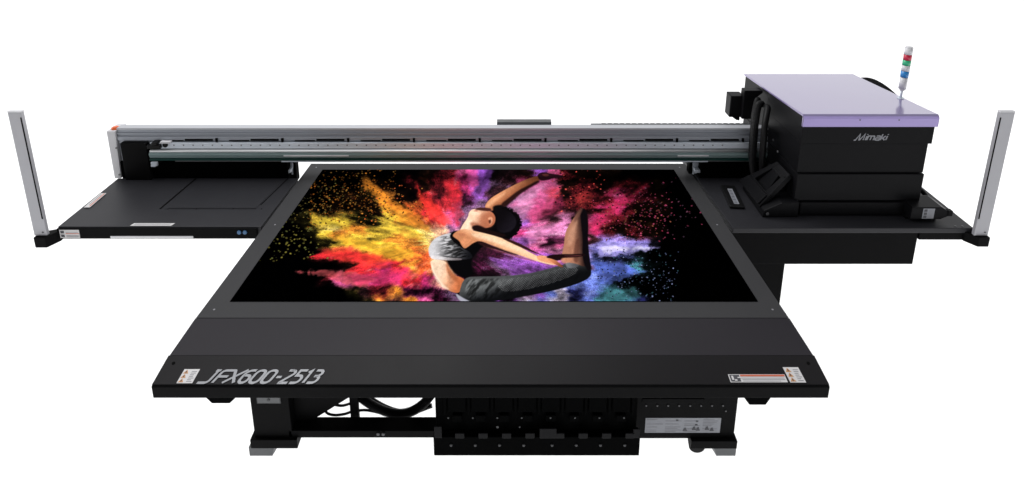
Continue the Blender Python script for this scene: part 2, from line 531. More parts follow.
    plume([(600,262),(620,266),(646,272),(630,278),(612,284),(600,284)], (96,116,204), .7, 1.8)
    plume([(606,292),(634,288),(640,298),(632,304),(604,304)], (90,160,164), .6)
    plume([(588,226),(606,208),(640,188),(648,186),(640,194),(612,216),(596,236)], (196,50,84), .55, 3.2)
    plume([(574,196),(584,190),(594,196),(590,206),(578,208)], (214,72,66), .4)
    # flying specks
    rng = np.random.RandomState(4)
    def specks(n, box, r0, r1, cols, a=1.):
        nonlocal c
        for _ in range(n):
            px = rng.uniform(box[0], box[2]); py = rng.uniform(box[1], box[3])
            if rng.rand() > np.exp(-(((px-(box[0]+box[2])/2)/(box[2]-box[0])*2.1)**2+((py-(box[1]+box[3])/2)/(box[3]-box[1])*2.1)**2)): continue
            r = rng.uniform(r0, r1)**1; col = np.array(cols[rng.randint(len(cols))])/255.*rng.uniform(.5, 1.1)
            sk = rng.uniform(-.8, .8)
            js = np.abs(y[:, 0]-py) < 4; is_ = slice(None)
            if not js.any(): continue
            j0, j1 = np.where(js)[0][[0, -1]]; xs = x[j0:j1+1]; ys = y[j0:j1+1]
            d = np.hypot((xs-px)+(ys-py)*sk, (ys-py)*1.25)
            k = (sst(r+.35, r-.35, d)*a)[..., None]
            c[j0:j1+1] = c[j0:j1+1]*(1-k)+col*k
    specks(1100, (308,170,396,228), .22, .95, [(190,120,48),(160,92,36),(140,104,50),(90,54,26)])
    specks(420, (245,176,345,232), .3, .8, [(110,110,62),(90,84,50),(140,120,60)])
    specks(230, (248,222,338,262), .4, 1.15, [(120,112,52),(96,100,52),(150,140,66)])
    specks(300, (552,164,606,214), .3, 1., [(4,3,4),(10,4,6),(228,90,80),(4,4,4)])
    specks(700, (590,190,672,242), .3, .95, [(190,80,110),(150,52,74),(150,90,70),(8,4,6)])
    specks(130, (630,178,702,240), .35, 1.05, [(170,72,104),(110,70,88),(80,60,76)])
    specks(700, (598,250,680,306), .22, .8, [(110,125,165),(150,160,200),(60,95,105),(4,5,8),(4,5,8)])
    specks(260, (360,184,430,222), .3, .8, [(230,110,60),(220,150,70),(8,4,4)])
    c = np.clip(c, 0, 1); gm = c.max(-1, keepdims=True)+1e-6; c = c*(gm**1.18/gm)*1.05; glow = np.exp(-(((x-500)/62)**2+((y-228)/42)**2))*(.5+cl)*.16; c = c+glow[..., None]*np.array((1., .62, .80))*(1-c); gl = c.mean(-1, keepdims=True); c = np.clip(gl+(c-gl)*1.1, 0, 1)
    # ---- the dancer
    def shape(P, col, col2=None, g=(0, 0, 1, 0), soft=.5, sm=2, a=1.):
        nonlocal c
        d = poly_d(x, y, smooth(P, sm)); k = (sst(-soft, soft, d)*a)[..., None]
        base = np.array(col)/255.*np.ones(c.shape)
        if col2 is not None:
            ex, ey = g[2]-g[0], g[3]-g[1]
            t = sst(0, 1, ((x-g[0])*ex+(y-g[1])*ey)/(ex*ex+ey*ey))[..., None]
            base = base*(1-t)+np.array(col2)/255.*t
        c = c*(1-k)+base*k
    SK, SKD, BK = (238,176,130), (96,50,32), (8,7,9)
    # raised far arm, hand
    shape([(484,207),(490,199),(500,193),(510,187.5),(524,180.5),(538,175.8),(542,178),(538,182),(532,185.5),(524,190),(512,200),(505,207),(497,211),(488,211)], (226,152,106), (150,84,54), (500,193,508,203))
    shape([(500,205),(508,199),(518,191),(528,186),(538,180.5),(540,182.5),(532,187),(523,192.5),(512,202),(504,209)], (34,16,16), soft=1.1, a=.92)
    shape([(486,206),(492,200),(500,195.5),(506,192),(504,196),(496,201),(489,208)], (250,190,146), soft=1.6, a=.6)
    shape([(537,176),(540,173),(546,172.5),(553,174.5),(558,175),(565,176.5),(562,178.5),(554,178.2),(548,180.6),(540,181.4)], (52,24,34))
    shape([(541,175),(546,174),(550,175.5),(546,177.5)], (120,62,58), soft=.6, a=.8)
    shape([(546,172.6),(554,170.8),(561,171.4),(556,173),(550,174.4)], (180,84,120), soft=.6, a=.8)
    # hair
    shape([(495,208),(502,207),(510,210),(517,216),(521,224),(518,232),(511,238),(500,240),(490,236),(484,230),(490,218)], (9,7,10))
    shape([(500,210),(508,212),(514,218),(512,222),(504,216)], (46,36,40), soft=1.6, a=.5)
    kf = poly_d(x, y, smooth([(495,207),(503,206),(511,209),(518,215),(522.5,224),(519,233),(511,240),(499,242),(489,238),(484,230),(490,218)]))+(fbm(x/1.3, y/1.3, 611, 3)-.5)*5
    kf = sst(-.6, .6, kf)[..., None]; c = c*(1-kf)+np.array((.035, .028, .036))*(.6+.8*fbm((x+y)/1.2, (y-x)/6, 613, 3))[..., None]*kf
    # face and neck
    shape([(458,236),(462,226),(468,218),(469,212),(474,209),(484,210),(492,212),(496,218),(494,226),(486,229),(477,228),(472,232),(466,238)], (255,212,178), (186,108,76), (470,214,493,222))
    shape([(459,235),(464,226),(469,219),(473,222),(468,230),(463,236)], (255,226,196), soft=1.5, a=.7)
    shape([(470,222),(480,224),(488,228),(480,230),(471,227)], (150,84,60), soft=1.5, a=.7)
    shape([(474,210),(478,208),(484,208),(492,209),(490,212),(481,211)], (70,36,32), soft=.7)
    shape([(480,216),(488,213),(494,216),(493,226),(486,228),(479,225)], (176,104,74), soft=3., a=.75)
    shape([(487.5,219),(490.5,217),(493,219),(492,224),(489.5,225.5),(490.5,221.5)], (238,172,134), soft=.8, sm=1, a=.8)
    shape([(488.5,221),(490.8,219.8),(491,223),(489.5,224.5)], (60,28,24), soft=.9, sm=1, a=.85)
    shape([(470,215),(474,212),(482,213),(478,216)], (255,222,192), soft=1.2, a=.6)
    shape([(473,211.6),(477,210.4),(478,212.2)], (170,84,70), soft=.7, sm=1, a=.7)
    shape([(493,206),(504,205),(500,212),(495,216),(493,211)], (14,10,12), soft=1.2)
    shape([(494,208),(497,216),(496,228),(500,234),(512,232),(518,222),(510,211)], (14,11,14), (30,26,34), (500,214,516,226), soft=.8, a=.8)
    shape([(471,227),(478,225),(488,230),(498,233),(508,236),(500,238),(484,236),(474,232)], (26,14,14), soft=1.)
    # torso shadow side, chest
    shape([(450,232),(462,231),(476,236),(486,244),(478,252),(470,262),(474,276),(464,280),(452,272),(446,260),(446,244)], BK, soft=1.)
    # neckline skin / shoulder and near arm reaching right
    shape([(452,236),(456,232),(464,229),(472,231),(486,234),(500,238),(512,242),(524,250),(540,258),(552,263),(559,266),(548,265),(534,261),(520,256),(506,252),(492,246),(480,241),(473,243.5),(468,247.5),(464.5,249.5),(461.5,246),(459.5,241.5),(455,238.5)], (255,208,166), (206,134,92), (496,238,490,250))
    shape([(470,233),(486,236),(502,241),(518,248),(534,256),(524,253),(506,247),(488,241),(474,238)], (255,222,188), soft=1.4, a=.55)
    shape([(478,243),(492,247.5),(506,252.5),(522,257.5),(540,263),(524,260),(506,254.5),(488,248.5)], (150,84,56), soft=1.2, a=.6)
    shape([(476,241),(492,246),(508,252),(520,256),(512,255),(496,250),(480,246)], (40,20,22), soft=1.)
    shape([(500,238),(510,240),(522,245),(536,253),(546,257),(530,252),(512,244)], (50,24,22), soft=.6)
    shape([(449,233.5),(451,233),(453.5,238.5),(458,242),(462,249),(458,249),(452,243)], (12,9,11), soft=.7)
    shape([(460,240),(466,238.5),(472,241),(466,245),(463,247)], (224,148,104), soft=1.2, a=.7)
    shape([(457,234),(463,233),(467,236),(461,237)], (176,108,78), soft=1., a=.55)
    # forearm hand
    shape([(536,256),(544,256),(552,258),(560,264),(562,267),(554,265),(546,263),(538,261)], (236,160,118))
    shape([(546,257),(556,255),(568,256),(584,256),(582,259),(566,259),(556,262)], (24,12,16), soft=.6)
    # top (grey marl with dark folds)
    shape([(431,243),(436,238),(444,235),(452,233),(449,237),(454,243),(462,249),(470,252),(474,260),(452,260),(438,260),(430,259),(428,250)], (208,206,208), (20,20,24), (442,246,472,252))
    kf = sst(0, 1.5, poly_d(x, y, smooth([(431,243),(440,236),(450,236),(462,249),(474,258),(452,261),(432,260),(428,250)])))
    fold = fbm((x-y*1.3)/9, (y+x*.28)/1.5, 311, 4)
    c = c*(1-kf*sst(.40, .62, fold)*.7*sst(432, 452, x))[..., None]
    shape([(431,255),(446,258),(462,259),(462,261),(444,261),(431,260)], (226,220,220), (120,110,112), (440,258,462,260), a=.8)
    # belly and back
    shape([(430,260),(446,261),(448,268),(454,276),(462,278),(466,282),(460,294),(452,293),(444,288),(436,278),(431,268)], (255,220,188), (196,110,68), (438,270,462,277))
    shape([(446,262),(450,270),(456,277),(463,281),(461,285),(452,280),(446,271)], (176,96,58), soft=1.4, a=.7)
    shape([(432,264),(435,274),(442,284),(450,290),(446,290),(438,284),(432,274)], (255,236,212), soft=1.2, a=.6)
    # trousers
    shape([(464,278),(478,277),(496,277),(512,276),(530,274),(546,270),(560,266),(572,262),(582,262),(590,266),(592,275),(586,281),(570,287),(550,292),(530,296),(508,300),(486,303),(468,303),(460,298),(459,293)], (78,80,80), (13,14,16), (520,273,525,291))
    wv = (np.sin(x*2.6+y*.6)*np.sin(y*3.1-x*.4) > .15)
    d = poly_d(x, y, smooth([(498,280),(530,277),(556,270),(574,265),(580,272),(560,282),(520,292),(498,292)]))
    c = np.where(((d > 0) & wv)[..., None], c*.62+.24, c)
    cloth = smooth([(464,279),(486,278),(506,278),(530,276),(556,270),(580,264),(588,270),(584,280),(560,288),(520,297),(480,302),(464,300)])
    kf = sst(0, 2.5, poly_d(x, y, cloth)); fold = fbm((x*.8+y*.55)/2.3, (y-x*.25)/7, 207, 4)
    c = c*(1+kf*(sst(.3, .7, fold)*.8-.5)*sst(520, 480, x))[..., None]
    c = c*(1+kf*.5*(fold-.5))[..., None]
    shape([(564,262),(578,262),(580,267),(568,270)], (130,130,134), (80,80,84), (566,262,580,268), a=.8)
    shape([(455,293),(462,298),(470,302),(476,304),(464,304),(458,300)], (170,170,182), soft=.8)
    # foot and ankle
    shape([(561,258),(564,246),(565,233),(570.5,223),(577,214),(582,208.5),(586.5,211),(588.5,222),(587.5,236),(588,250),(590.5,263),(585,268),(576,264),(566,263)], (178,122,96), (26,14,16), (571,236,586,235))
    shape([(567,246),(568,234),(573,225),(578,219),(576,232),(572,246)], (214,160,130), soft=2., a=.55)
    shape([(573,262),(574,248),(577,238),(580,240),(579,254),(578,264)], (92,54,44), soft=1.4, a=.7)
    shape([(580,211),(584,208),(587,212),(588,226),(588,244),(590,262),(592,270),(587,272),(582,258),(583,240),(581,224)], (14,10,14), soft=.8)
    # fingers of the near hand closed round the ankle
    shape([(545,258),(550,255.5),(560,254.6),(572,254.8),(584,254.2),(586,256),(578,257.8),(564,258.4),(554,260)], (26,12,14), soft=.6)
    shape([(562,256.2),(572,256.2),(582,255.4),(581,256.4),(570,257.2)], (112,58,58), soft=.5, a=.8)
    shape([(548,258.6),(554,260),(560,264),(564,267.5),(561,268),(555,265),(549,261)], (226,140,96), (120,62,44), (549,259,564,268), soft=.6)
    shape([(560,259),(566,258.6),(573,259),(570,263),(563,264.5)], (206,138,104), soft=.9, a=.8)
    shape([(575,214),(580,209),(583,208),(582,212),(578,219),(574,224)], (120,78,66), soft=1., a=.6)
    # muscle and skin tone variation, photographic grain over the figure
    body = smooth([(430,262),(446,262),(452,274),(464,280),(458,293),(444,288),(434,274)])
    kf = sst(0, 1.5, poly_d(x, y, body))
    c = c*(1+kf*(fbm(x/5, y/6, 411, 3)-.5)*.4)[..., None]
    fig = sst(1, 3, poly_d(x, y, [(428,236),(468,208),(500,186),(545,170),(566,178),(524,200),(524,232),(560,258),(566,236),(584,206),(594,262),(592,280),(540,298),(470,305),(428,268)]))
    c = c*(1+fig*((vn(x*2.4, y*2.4, 501)-.5)*.12+(fbm(x/3, y/3, 503, 3)-.5)*.16))[..., None]
    return np.clip(c, 0, 1)

# ================= the setting =====================================================
# added opal floor; bright world below shines through so no shadow darkens it
fm = bpy.data.materials.new("backlit_white_floor")
fm.use_nodes = True
nt = fm.node_tree
for n in list(nt.nodes):
    nt.nodes.remove(n)
fo = nt.nodes.new("ShaderNodeOutputMaterial")
fd = nt.nodes.new("ShaderNodeBsdfDiffuse")
ft = nt.nodes.new("ShaderNodeBsdfTranslucent")
fmx = nt.nodes.new("ShaderNodeMixShader")
fnz = nt.nodes.new("ShaderNodeTexNoise")
fnz.inputs["Scale"].default_value = .8
fmr = nt.nodes.new("ShaderNodeMapRange")
fmr.inputs["To Min"].default_value = .87
fmr.inputs["To Max"].default_value = .92
nt.links.new(fnz.outputs["Fac"], fmr.inputs["Value"])
for s in (fd, ft):
    nt.links.new(fmr.outputs[0], s.inputs["Color"])
fmx.inputs[0].default_value = .62
nt.links.new(fd.outputs[0], fmx.inputs[1])
nt.links.new(ft.outputs[0], fmx.inputs[2])
nt.links.new(fmx.outputs[0], fo.inputs[0])
M['floor'] = fm
bm = bmesh.new()
vs = [bm.verts.new(p) for p in ((-60, -30, 0), (60, -30, 0), (60, 100, 0), (-60, 100, 0))]
bm.faces.new(vs)
floor = new_obj("floor", bm, 'floor')
floor["kind"] = "structure"
floor["label"] = "added seamless white floor under the machine, glowing with light from below"

# ================= the printer =====================================================
T = empty("flatbed_printer", (0, 3.2, 0))
T["label"] = "large black flatbed printer with lilac topped print head housing at its right end"
T["category"] = "printer"
def P(name, mats, fn, parent=None, smooth=False, label=None):
    o = part(name, mats, parent or T, fn, smooth, label)
    # keep world placement under the root
    if parent is None:
        o.matrix_parent_inverse = Matrix.Translation((0, -3.2, 0))
    return o
X_, Y_, Z_ = (1, 0, 0), (0, 1, 0), (0, 0, 1)

# ---- the bed
def f(bm):
    # frame as a ring round the recessed centre
    b0, b1 = 2.446, 3.945
    def xl(y): return -1.4235+(y-2.444)*.0513
    def xr(y): return 1.290-(y-2.444)*.0447
    for (ya, yb, l0, r0, l1, r1) in ((b0, 2.553, xl(b0), xr(b0), xl(2.553), xr(2.553)), (3.853, b1, xl(3.853), xr(3.853), xl(b1), xr(b1)),
                                     (2.553, 3.853, xl(2.553), -1.315, xl(3.853), -1.243), (2.553, 3.853, 1.191, xr(2.553), 1.125, xr(3.853))):
        hexa(bm, [(l0, ya, .835), (r0, ya, .835), (r1, yb, .835), (l1, yb, .835), (l0, ya, .9), (r0, ya, .9), (r1, yb, .9), (l1, yb, .9)])
    hexa(bm, [(-1.315, 2.553, .84), (1.191, 2.553, .84), (1.125, 3.853, .84), (-1.243, 3.853, .84), (-1.315, 2.553, .893), (1.191, 2.553, .893), (1.125, 3.853, .893), (-1.243, 3.853, .893)], mi=1)
bed = P("bed", ['bed', 'gap'], f)
def f(bm):
    for x, y in ((-1.365, 2.50), (-1.33, 3.2), (-1.295, 3.89), (1.238, 2.50), (1.205, 3.2), (1.172, 3.89)):
        cyl(bm, (x, y, .899), (x, y, .9008), .005, n=10)
P("bed_screw", 'inkg', f, bed)
def f(bm):
    # front cover: two gently falling panels and a lip
    prof = [(2.4445, .8985), (2.228, .8955)]
    hexa(bm, [(-1.432, 2.228, .83), (1.300, 2.228, .83), (1.2925, 2.4445, .83), (-1.426, 2.4445, .83),
              (-1.432, 2.228, .8945), (1.300, 2.228, .8945), (1.2925, 2.4445, .8985), (-1.426, 2.4445, .8985)], mi=0)
rear_cover = P("rear_cover_panel", ['cover1'], f)
def f(bm):
    prism(bm, [(2.2275, .8945), (2.2275, .83), (2.104, .825), (2.104, .860), (2.094, .869), (2.092, .8765)], 'x', -1.4375, 1.305, bev=.002)
cover = P("front_cover", 'cover2', f)
P('cover_lip', 'black', lambda bm: prism(bm, [(2.103, .859), (2.103, .811), (2.092, .811), (2.086, .816), (2.086, .868), (2.0915, .8755)], 'x', -1.4375, 1.305, bev=.003), cover)  # same paint as the cover; darker black stands in for shade on the lip
# slope frame of the front cover: from (2.2275,.8945) to (2.092,.8765)
sl = Vector((0, 2.2275-2.092, .8945-.8765)).normalized()
O_sl = Vector((0, 2.092, .8765))
def on_slope(px, t):      # distance t up the slope
    return O_sl+Vector((px, 0, 0))+sl*t
def f(bm):
    lettering(bm, "JFX600-2513", on_slope(-1.262, .006), X_, sl, .492, .056, .0104, shear=.44, lift=.0012)
P("model_lettering", 'letter', f, cover)
def warn_label(bm, O, U, V, w, h, tri=3, side=.35, skew=0.):
    plate(bm, O, U, V, 0, w, 0, h, .0006, .001, 0, skew=skew)
    for i in range(tri):
        y0 = h*(.06+i*.31)
        s = min(h*.27, w*side*.9)
        x0 = w*.06
        plate(bm, O, U, V, 0, 0, 0, 0, .0018, .0006, 1, poly=[(x0, y0), (x0+s*1.2, y0), (x0+s*.6, y0+s)], skew=skew)
        plate(bm, O, U, V, x0+s*.48, x0+s*.72, y0+s*.15, y0+s*.6, .0026, .0005, 2, skew=skew)
    for i in range(7):
        yy = h*(.10+i*.118)
        rnd = random.Random(i)
        plate(bm, O, U, V, w*(side+.14), w*(side+.14+(.78-side)*rnd.uniform(.6, 1)), yy, yy+h*.035, .0018, .0005, 3, skew=skew)
def f(bm):
    warn_label(bm, on_slope(-1.340, .005), X_, sl, .064, .064, side=.42, skew=.05)
P("warning_label", ['label', 'lorange', 'ink', 'inkg'], f, cover, label="small white label with three orange warning triangles at left of the lettering")
def f(bm):
    warn_label(bm, on_slope(1.150, .008), X_, sl, .064, .070, side=.42, skew=-.05)
P("warning_label", ['label', 'lorange', 'ink', 'inkg'], f, cover, label="small white label with three orange warning triangles near the right corner")
def f(bm):
    O = on_slope(.908, .009)
    plate(bm, O, X_, sl, 0, .232, 0, .036, .0006, .001, 0)
    plate(bm, O, X_, sl, .048, .230, .026, .034, .0018, .0006, 1)
    plate(bm, O, X_, sl, .004, .044, .003, .033, .0018, .0006, 2)
    plate(bm, O, X_, sl, .010, .018, .010, .028, .0026, .0006, 0)
    plate(bm, O, X_, sl, .024, .040, .018, .023, .0026, .0006, 0, skew=.5)
    plate(bm, O, X_, sl, .020, .030, .006, .012, .0026, .0006, 0)
    for i in range(3):
        plate(bm, O, X_, sl, .052, .226-.02*(i == 0), .004+i*.0068, .0058+i*.0068, .0018, .0005, 3)
P("caution_label", ['label', 'lred', 'ink', 'inkg'], f, cover, label="long white caution strip with a red bar and tiny print")
def f(bm):
    for x in (-1.397, 1.262):
        p = on_slope(x, .098)
        cyl(bm, p, p+Vector((0, -.0004, .0022)), .0065, n=12)
P("screw", 'gap', f, cover)
# ---- support frame below
def f(bm):
    bx(bm, -1.30, 1.17, 2.50, 3.86, .775, .829, .003)
    bx(bm, -1.22, -1.14, 2.60, 3.75, .12, .22, .003)
    bx(bm, 1.02, 1.10, 2.60, 3.75, .12, .22, .003)
    bx(bm, -1.10, -.30, 2.54, 2.622, .106, .150, .003)
    bx(bm, -1.1, 1.1, 3.66, 3.74, .30, .40, .003)
    prism(bm, [(-1.10, .36), (-1.10, .07), (-1.06, .105), (-.868, .245), (-.60, .44), (-.60, .80), (-1.10, .80)], 'y', 2.60, 2.63, .002)
    bx(bm, -.812, -.768, 2.64, 2.66, .04, .80, .002)
frame = P("support_frame", 'black', f)
def f(bm):
    for q in (-.648, -.622):
        cyl(bm, (q, 2.54, .134), (q, 2.532, .134), .008, n=12)
P("frame_screw", 'screw', f, frame)
def leg(bm):
    bx(bm, -1.272, -1.082, 2.54, 2.70, .10, .776, .004)
    bx(bm, -1.290, -1.055, 2.522, 2.76, .058, .112, .003)
lg = P("leg", 'black', leg)
P("foot", 'foot', lambda bm: hexa(bm, [(-1.306, 2.53, 0.001), (-1.190, 2.53, 0.001), (-1.165, 2.66, 0.001), (-1.306, 2.66, 0.001), (-1.306, 2.53, .056), (-1.178, 2.53, .056), (-1.150, 2.66, .056), (-1.306, 2.66, .056)], .003), lg)
def f(bm):
    plate(bm, (-1.238, 2.54, .322), X_, Z_, 0, .118, 0, .046, .001, .002, 0)
    plate(bm, (-1.238, 2.54, .322), X_, Z_, .004, .114, .004, .042, .003, .0006, 1)
    cyl(bm, (-1.179, 2.537, .345), (-1.179, 2.533, .345), .007, n=12, mi=0)
P("name_plate", ['plate', 'foot'], f, lg)
def leg(bm):
    bx(bm, 1.02, 1.146, 2.56, 2.70, .10, .776, .004)
    bx(bm, .926, 1.158, 2.522, 2.76, .056, .104, .003)
lg = P("leg", 'black', leg)
P("foot", 'foot', lambda bm: hexa(bm, [(1.062, 2.53, 0.001), (1.160, 2.53, 0.001), (1.160, 2.66, 0.001), (1.03, 2.66, 0.001), (1.045, 2.53, .055), (1.160, 2.53, .055), (1.160, 2.66, .055), (1.03, 2.66, .055)], .003), lg)
for x in (-1.16, 1.05):
    l2 = P("leg", 'black', lambda bm: (bx(bm, x-.08, x+.08, 3.60, 3.76, .06, .776, .004), bx(bm, x-.1, x+.1, 3.58, 3.78, .03, .09, .003)))
    P("foot", 'foot', lambda bm: bx(bm, x-.07, x+.07, 3.62, 3.74, 0.001, .045, .004), l2)
def f(bm):
    bx(bm, .925, 1.02, 2.54, 2.66, .072, .10, .003)
    prism(bm, [(.93, .10), (.93, .06), (.955, .035), (.982, .035), (1.005, .06), (1.005, .10)], 'y', 2.586, 2.60, .003)
cst = P("caster", 'black', f)
P("wheel", 'rubber', lambda bm: cyl(bm, (.966, 2.548, .041), (.970, 2.585, .041), .040, n=28), cst)
def f(bm):
    prism(bm, [(-1.32, .815), (-1.322, .652), (-1.297, .618), (-1.218, .618), (-1.182, .655), (-1.182, .815)], 'y', 2.25, 2.33, .004)
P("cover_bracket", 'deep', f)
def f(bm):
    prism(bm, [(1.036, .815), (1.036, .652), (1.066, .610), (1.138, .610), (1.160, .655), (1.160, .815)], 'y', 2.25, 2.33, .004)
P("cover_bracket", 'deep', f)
# ---- ink tank rack
def f(bm):
    bx(bm, -.345, .628, 2.46, 2.80, .165, .775, .003)
    bx(bm, -.352, .637, 2.405, 2.46, .148, .262, .004)
    bx(bm, -.330, .622, 2.44, 2.46, .262, .64, .002)
    # raised ribs between the tanks
    for q in range(9):
        x = -.30+q*.1115
        bx(bm, x, x+.012, 2.425, 2.44, .37, .64, .002)
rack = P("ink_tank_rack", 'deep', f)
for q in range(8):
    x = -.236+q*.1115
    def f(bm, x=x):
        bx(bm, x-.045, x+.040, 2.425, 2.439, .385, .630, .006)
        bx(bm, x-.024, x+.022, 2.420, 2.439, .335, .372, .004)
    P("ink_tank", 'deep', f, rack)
def f(bm):
    for q in range(8):
        x = -.225+q*.1115+(.03 if q > 3 else 0)
        if x > .60:
            continue
        bx(bm, x-.022, x+.022, 2.396, 2.404, .262, .292, .003)
    bx(bm, .165-.01, .235, 2.396, 2.404, .262, .32, .003)
    bx(bm, -.345, -.31, 2.398, 2.404, .262, .33, .003)
    bx(bm, .60, .632, 2.398, 2.404, .262, .315, .003)
P("rack_tab", 'shell', f, rack)
def f(bm):
    for q in range(8):
        x = -.268+q*.116+(.02 if q > 3 else 0)
        cyl(bm, (x, 2.4045, .214), (x, 2.4, .214), .0075, .006, n=12)
        cyl(bm, (x-.01, 2.4095, .372), (x-.01, 2.406, .372), .0042, n=10)
    cyl(bm, (-.045, 2.404, .325), (-.045, 2.400, .325), .006, n=10)
    cyl(bm, (.060, 2.404, .325), (.060, 2.400, .325), .004, n=10)
P("screw", 'plate', f, rack)
# ---- control box with data plate
def f(bm):
    prism(bm, [(.640, .096), (1.146, .096), (1.146, .775), (.640, .775)], 'y', 2.545, 2.86, .003)
    bx(bm, .67, .98, 2.541, 2.545, .318, .345, .0015)
ebox = P("electrical_box", 'black', f)
def f(bm):
    for q in range(8):
        x = .692+q*.0545
        cyl(bm, (x, 2.546, .303), (x, 2.5405, .303), .0042, n=10)
    cyl(bm, (1.09, 2.546, .27), (1.09, 2.5405, .27), .004, n=10)
P("screw", 'screw', f, ebox)
def f(bm):
    O = (.694, 2.545, .134)
    plate(bm, O, X_, Z_, 0, .378, 0, .092, .0006, .001, 0)
    rnd = random.Random(3)
    for r_ in range(9):
        for c_ in range(4):
            x0 = .006+c_*.094
            w = rnd.uniform(.04, .084)
            if rnd.random() < .75:
                plate(bm, O, X_, Z_, x0, x0+w, .006+r_*.0094, .0088+r_*.0094, .0018, .0005, 1)
    for x, y in ((.19, .012), (.235, .018), (.255, .014), (.30, .02), (.325, .012)):
        plate(bm, O, X_, Z_, 0, 0, 0, 0, .0024, .0005, 2, poly=[(x, y), (x+.022, y), (x+.014, y+.022), (x+.006, y+.018)])
    for x, y in ((.152, .074), (.252, .068), (.25, .046)):
        plate(bm, O, X_, Z_, x, x+.012, y, y+.009, .0024, .0005, 2)
P("data_plate", ['label_g', 'inkg', 'ink'], f, ebox)
# ---- hoses and cables under the bed
def f(bm):
    tube(bm, [(-.86, 2.69, .38), (-.79, 2.68, .26), (-.735, 2.67, .20), (-.64, 2.665, .142), (-.56, 2.665, .124), (-.48, 2.665, .150), (-.40, 2.67, .232), (-.33, 2.69, .38)], .0225, n=12, k=10, rib=.07)
P("drain_hose", 'rubber', f, frame)
def f(bm):
    tube(bm, [(-.83, 2.71, .36), (-.77, 2.71, .24), (-.70, 2.71, .16), (-.60, 2.71, .10), (-.50, 2.71, .09), (-.40, 2.72, .12)], .012, n=10)
P("drain_hose", 'rubber', f, frame)
def f(bm):
    tube(bm, [(-.915, 2.65, .206), (-.885, 2.65, .196), (-.855, 2.65, .192), (-.825, 2.65, .200), (-.79, 2.65, .215)], .0065, n=8)
    tube(bm, [(-.905, 2.655, .206), (-.935, 2.655, .190), (-.947, 2.655, .165), (-.935, 2.655, .138), (-.90, 2.655, .126), (-.85, 2.655, .132), (-.80, 2.655, .150), (-.74, 2.655, .158), (-.68, 2.655, .146), (-.62, 2.655, .125)], .0065, n=8)
P("cable", 'rubber', f, frame)

# ---- left side platform
PLx0, PLx1, PYf, PYb = -2.530, -1.372, 3.180, 3.742
def f(bm):
    hexa(bm, [(-2.562, PYf, .832), (PLx1-.03, PYf, .832), (PLx1, PYb, .832), (-2.552, PYb, .832), (-2.562, PYf, .9), (PLx1-.03, PYf, .9), (PLx1, PYb, .9), (-2.552, PYb, .9)], .004)
platL = P("side_platform", 'plat', f, label="left side table with a guide slot and white strips")
P("front_trim", 'black', lambda bm: bx(bm, -2.563, -1.424, PYf-.012, PYf-.0005, .829, .894, .003), platL)
def f(bm):
    def line(p, q, w, mi=0):
        p, q = Vector(p), Vector(q)
        U = (q-p).normalized()
        V = Vector((-U.y, U.x, 0))
        plate(bm, p, U, V, 0, (q-p).length, -w/2, w/2, .0004, .0008, mi)
    line((-2.078, 3.367, .9), (-2.038, 3.735, .9), .012)
P("guide_slot", 'gap', f, platL)
def f(bm):
    # thin raised cover sheet inside the table's rim
    hexa(bm, [(-2.03, 3.375, .9003), (-1.505, 3.375, .9003), (-1.452, 3.725, .9003), (-2.01, 3.725, .9003), (-2.03, 3.375, .903), (-1.505, 3.375, .903), (-1.452, 3.725, .903), (-2.01, 3.725, .903)], .0012)
P("cover_sheet", 'plat', f, platL)
def f(bm):
    def line(p, q, w):
        p, q = Vector(p), Vector(q)
        U = (q-p).normalized()
        V = Vector((-U.y, U.x, 0))
        plate(bm, p, U, V, 0, (q-p).length, -w/2, w/2, .0004, .0006)
    line((-1.492, 3.412, .9), (-1.435, 3.735, .9), .007)
    line((-2.05, 3.367, .9), (-1.50, 3.367, .9), .0022)
    for x in (-1.86, -1.64, -1.47, -2.03):
        cyl(bm, (x, 3.367, .8995), (x, 3.367, .9015), .004, n=12)
P("panel_seam", 'black', f, platL)
def f(bm):
    U = Vector((-.002, .16, 0)).normalized()
    O = Vector((-2.505, 3.378, .903))
    plate(bm, O, U, Vector((-U.y, U.x, 0)), 0, .165, 0, .036, .0004, .0012, 0)
    plate(bm, O, U, Vector((-U.y, U.x, 0)), .012, .160, .006, .012, .0016, .0006, 1)
    plate(bm, O, U, Vector((-U.y, U.x, 0)), .03, .150, .020, .024, .0016, .0006, 2)
P("caution_label", ['label', 'lred', 'inkg'], f, platL, label="slanted white strip label near the outer edge of the left table")
def f(bm):
    plate(bm, (-2.155, 3.188, .9), X_, Y_, 0, .235, 0, .026, .0004, .0012, 0, skew=.4)
    for i in range(2):
        plate(bm, (-2.155, 3.188, .9), X_, Y_, .012, .222, .007+i*.009, .010+i*.009, .0018, .0005, 1, skew=.4)
P("instruction_label", ['label', 'inkg'], f, platL)
def f(bm):
    O = (-2.548, PYf-.012, .836)
    plate(bm, O, X_, Z_, 0, .112, 0, .052, .0006, .001, 0)
    plate(bm, O, X_, Z_, .034, .110, .026, .030, .0018, .0005, 1)
    plate(bm, O, X_, Z_, .006, .026, .006, .022, .0018, .0005, 2)
    plate(bm, O, X_, Z_, .006, .026, .030, .046, .0018, .0005, 2)
    for i in range(4):
        plate(bm, O, X_, Z_, .036, .106, .006+i*.0045+(.016 if i > 2 else 0), .0078+i*.0045+(.016 if i > 2 else 0), .0018, .0005, 3)
P("warning_label", ['label', 'lred', 'ink', 'inkg'], f, platL)
P("edge_strip", 'strip', lambda bm: bx(bm, -2.262, -1.79, PYf-.0155, PYf-.0122, .835, .8485, .0008), platL)
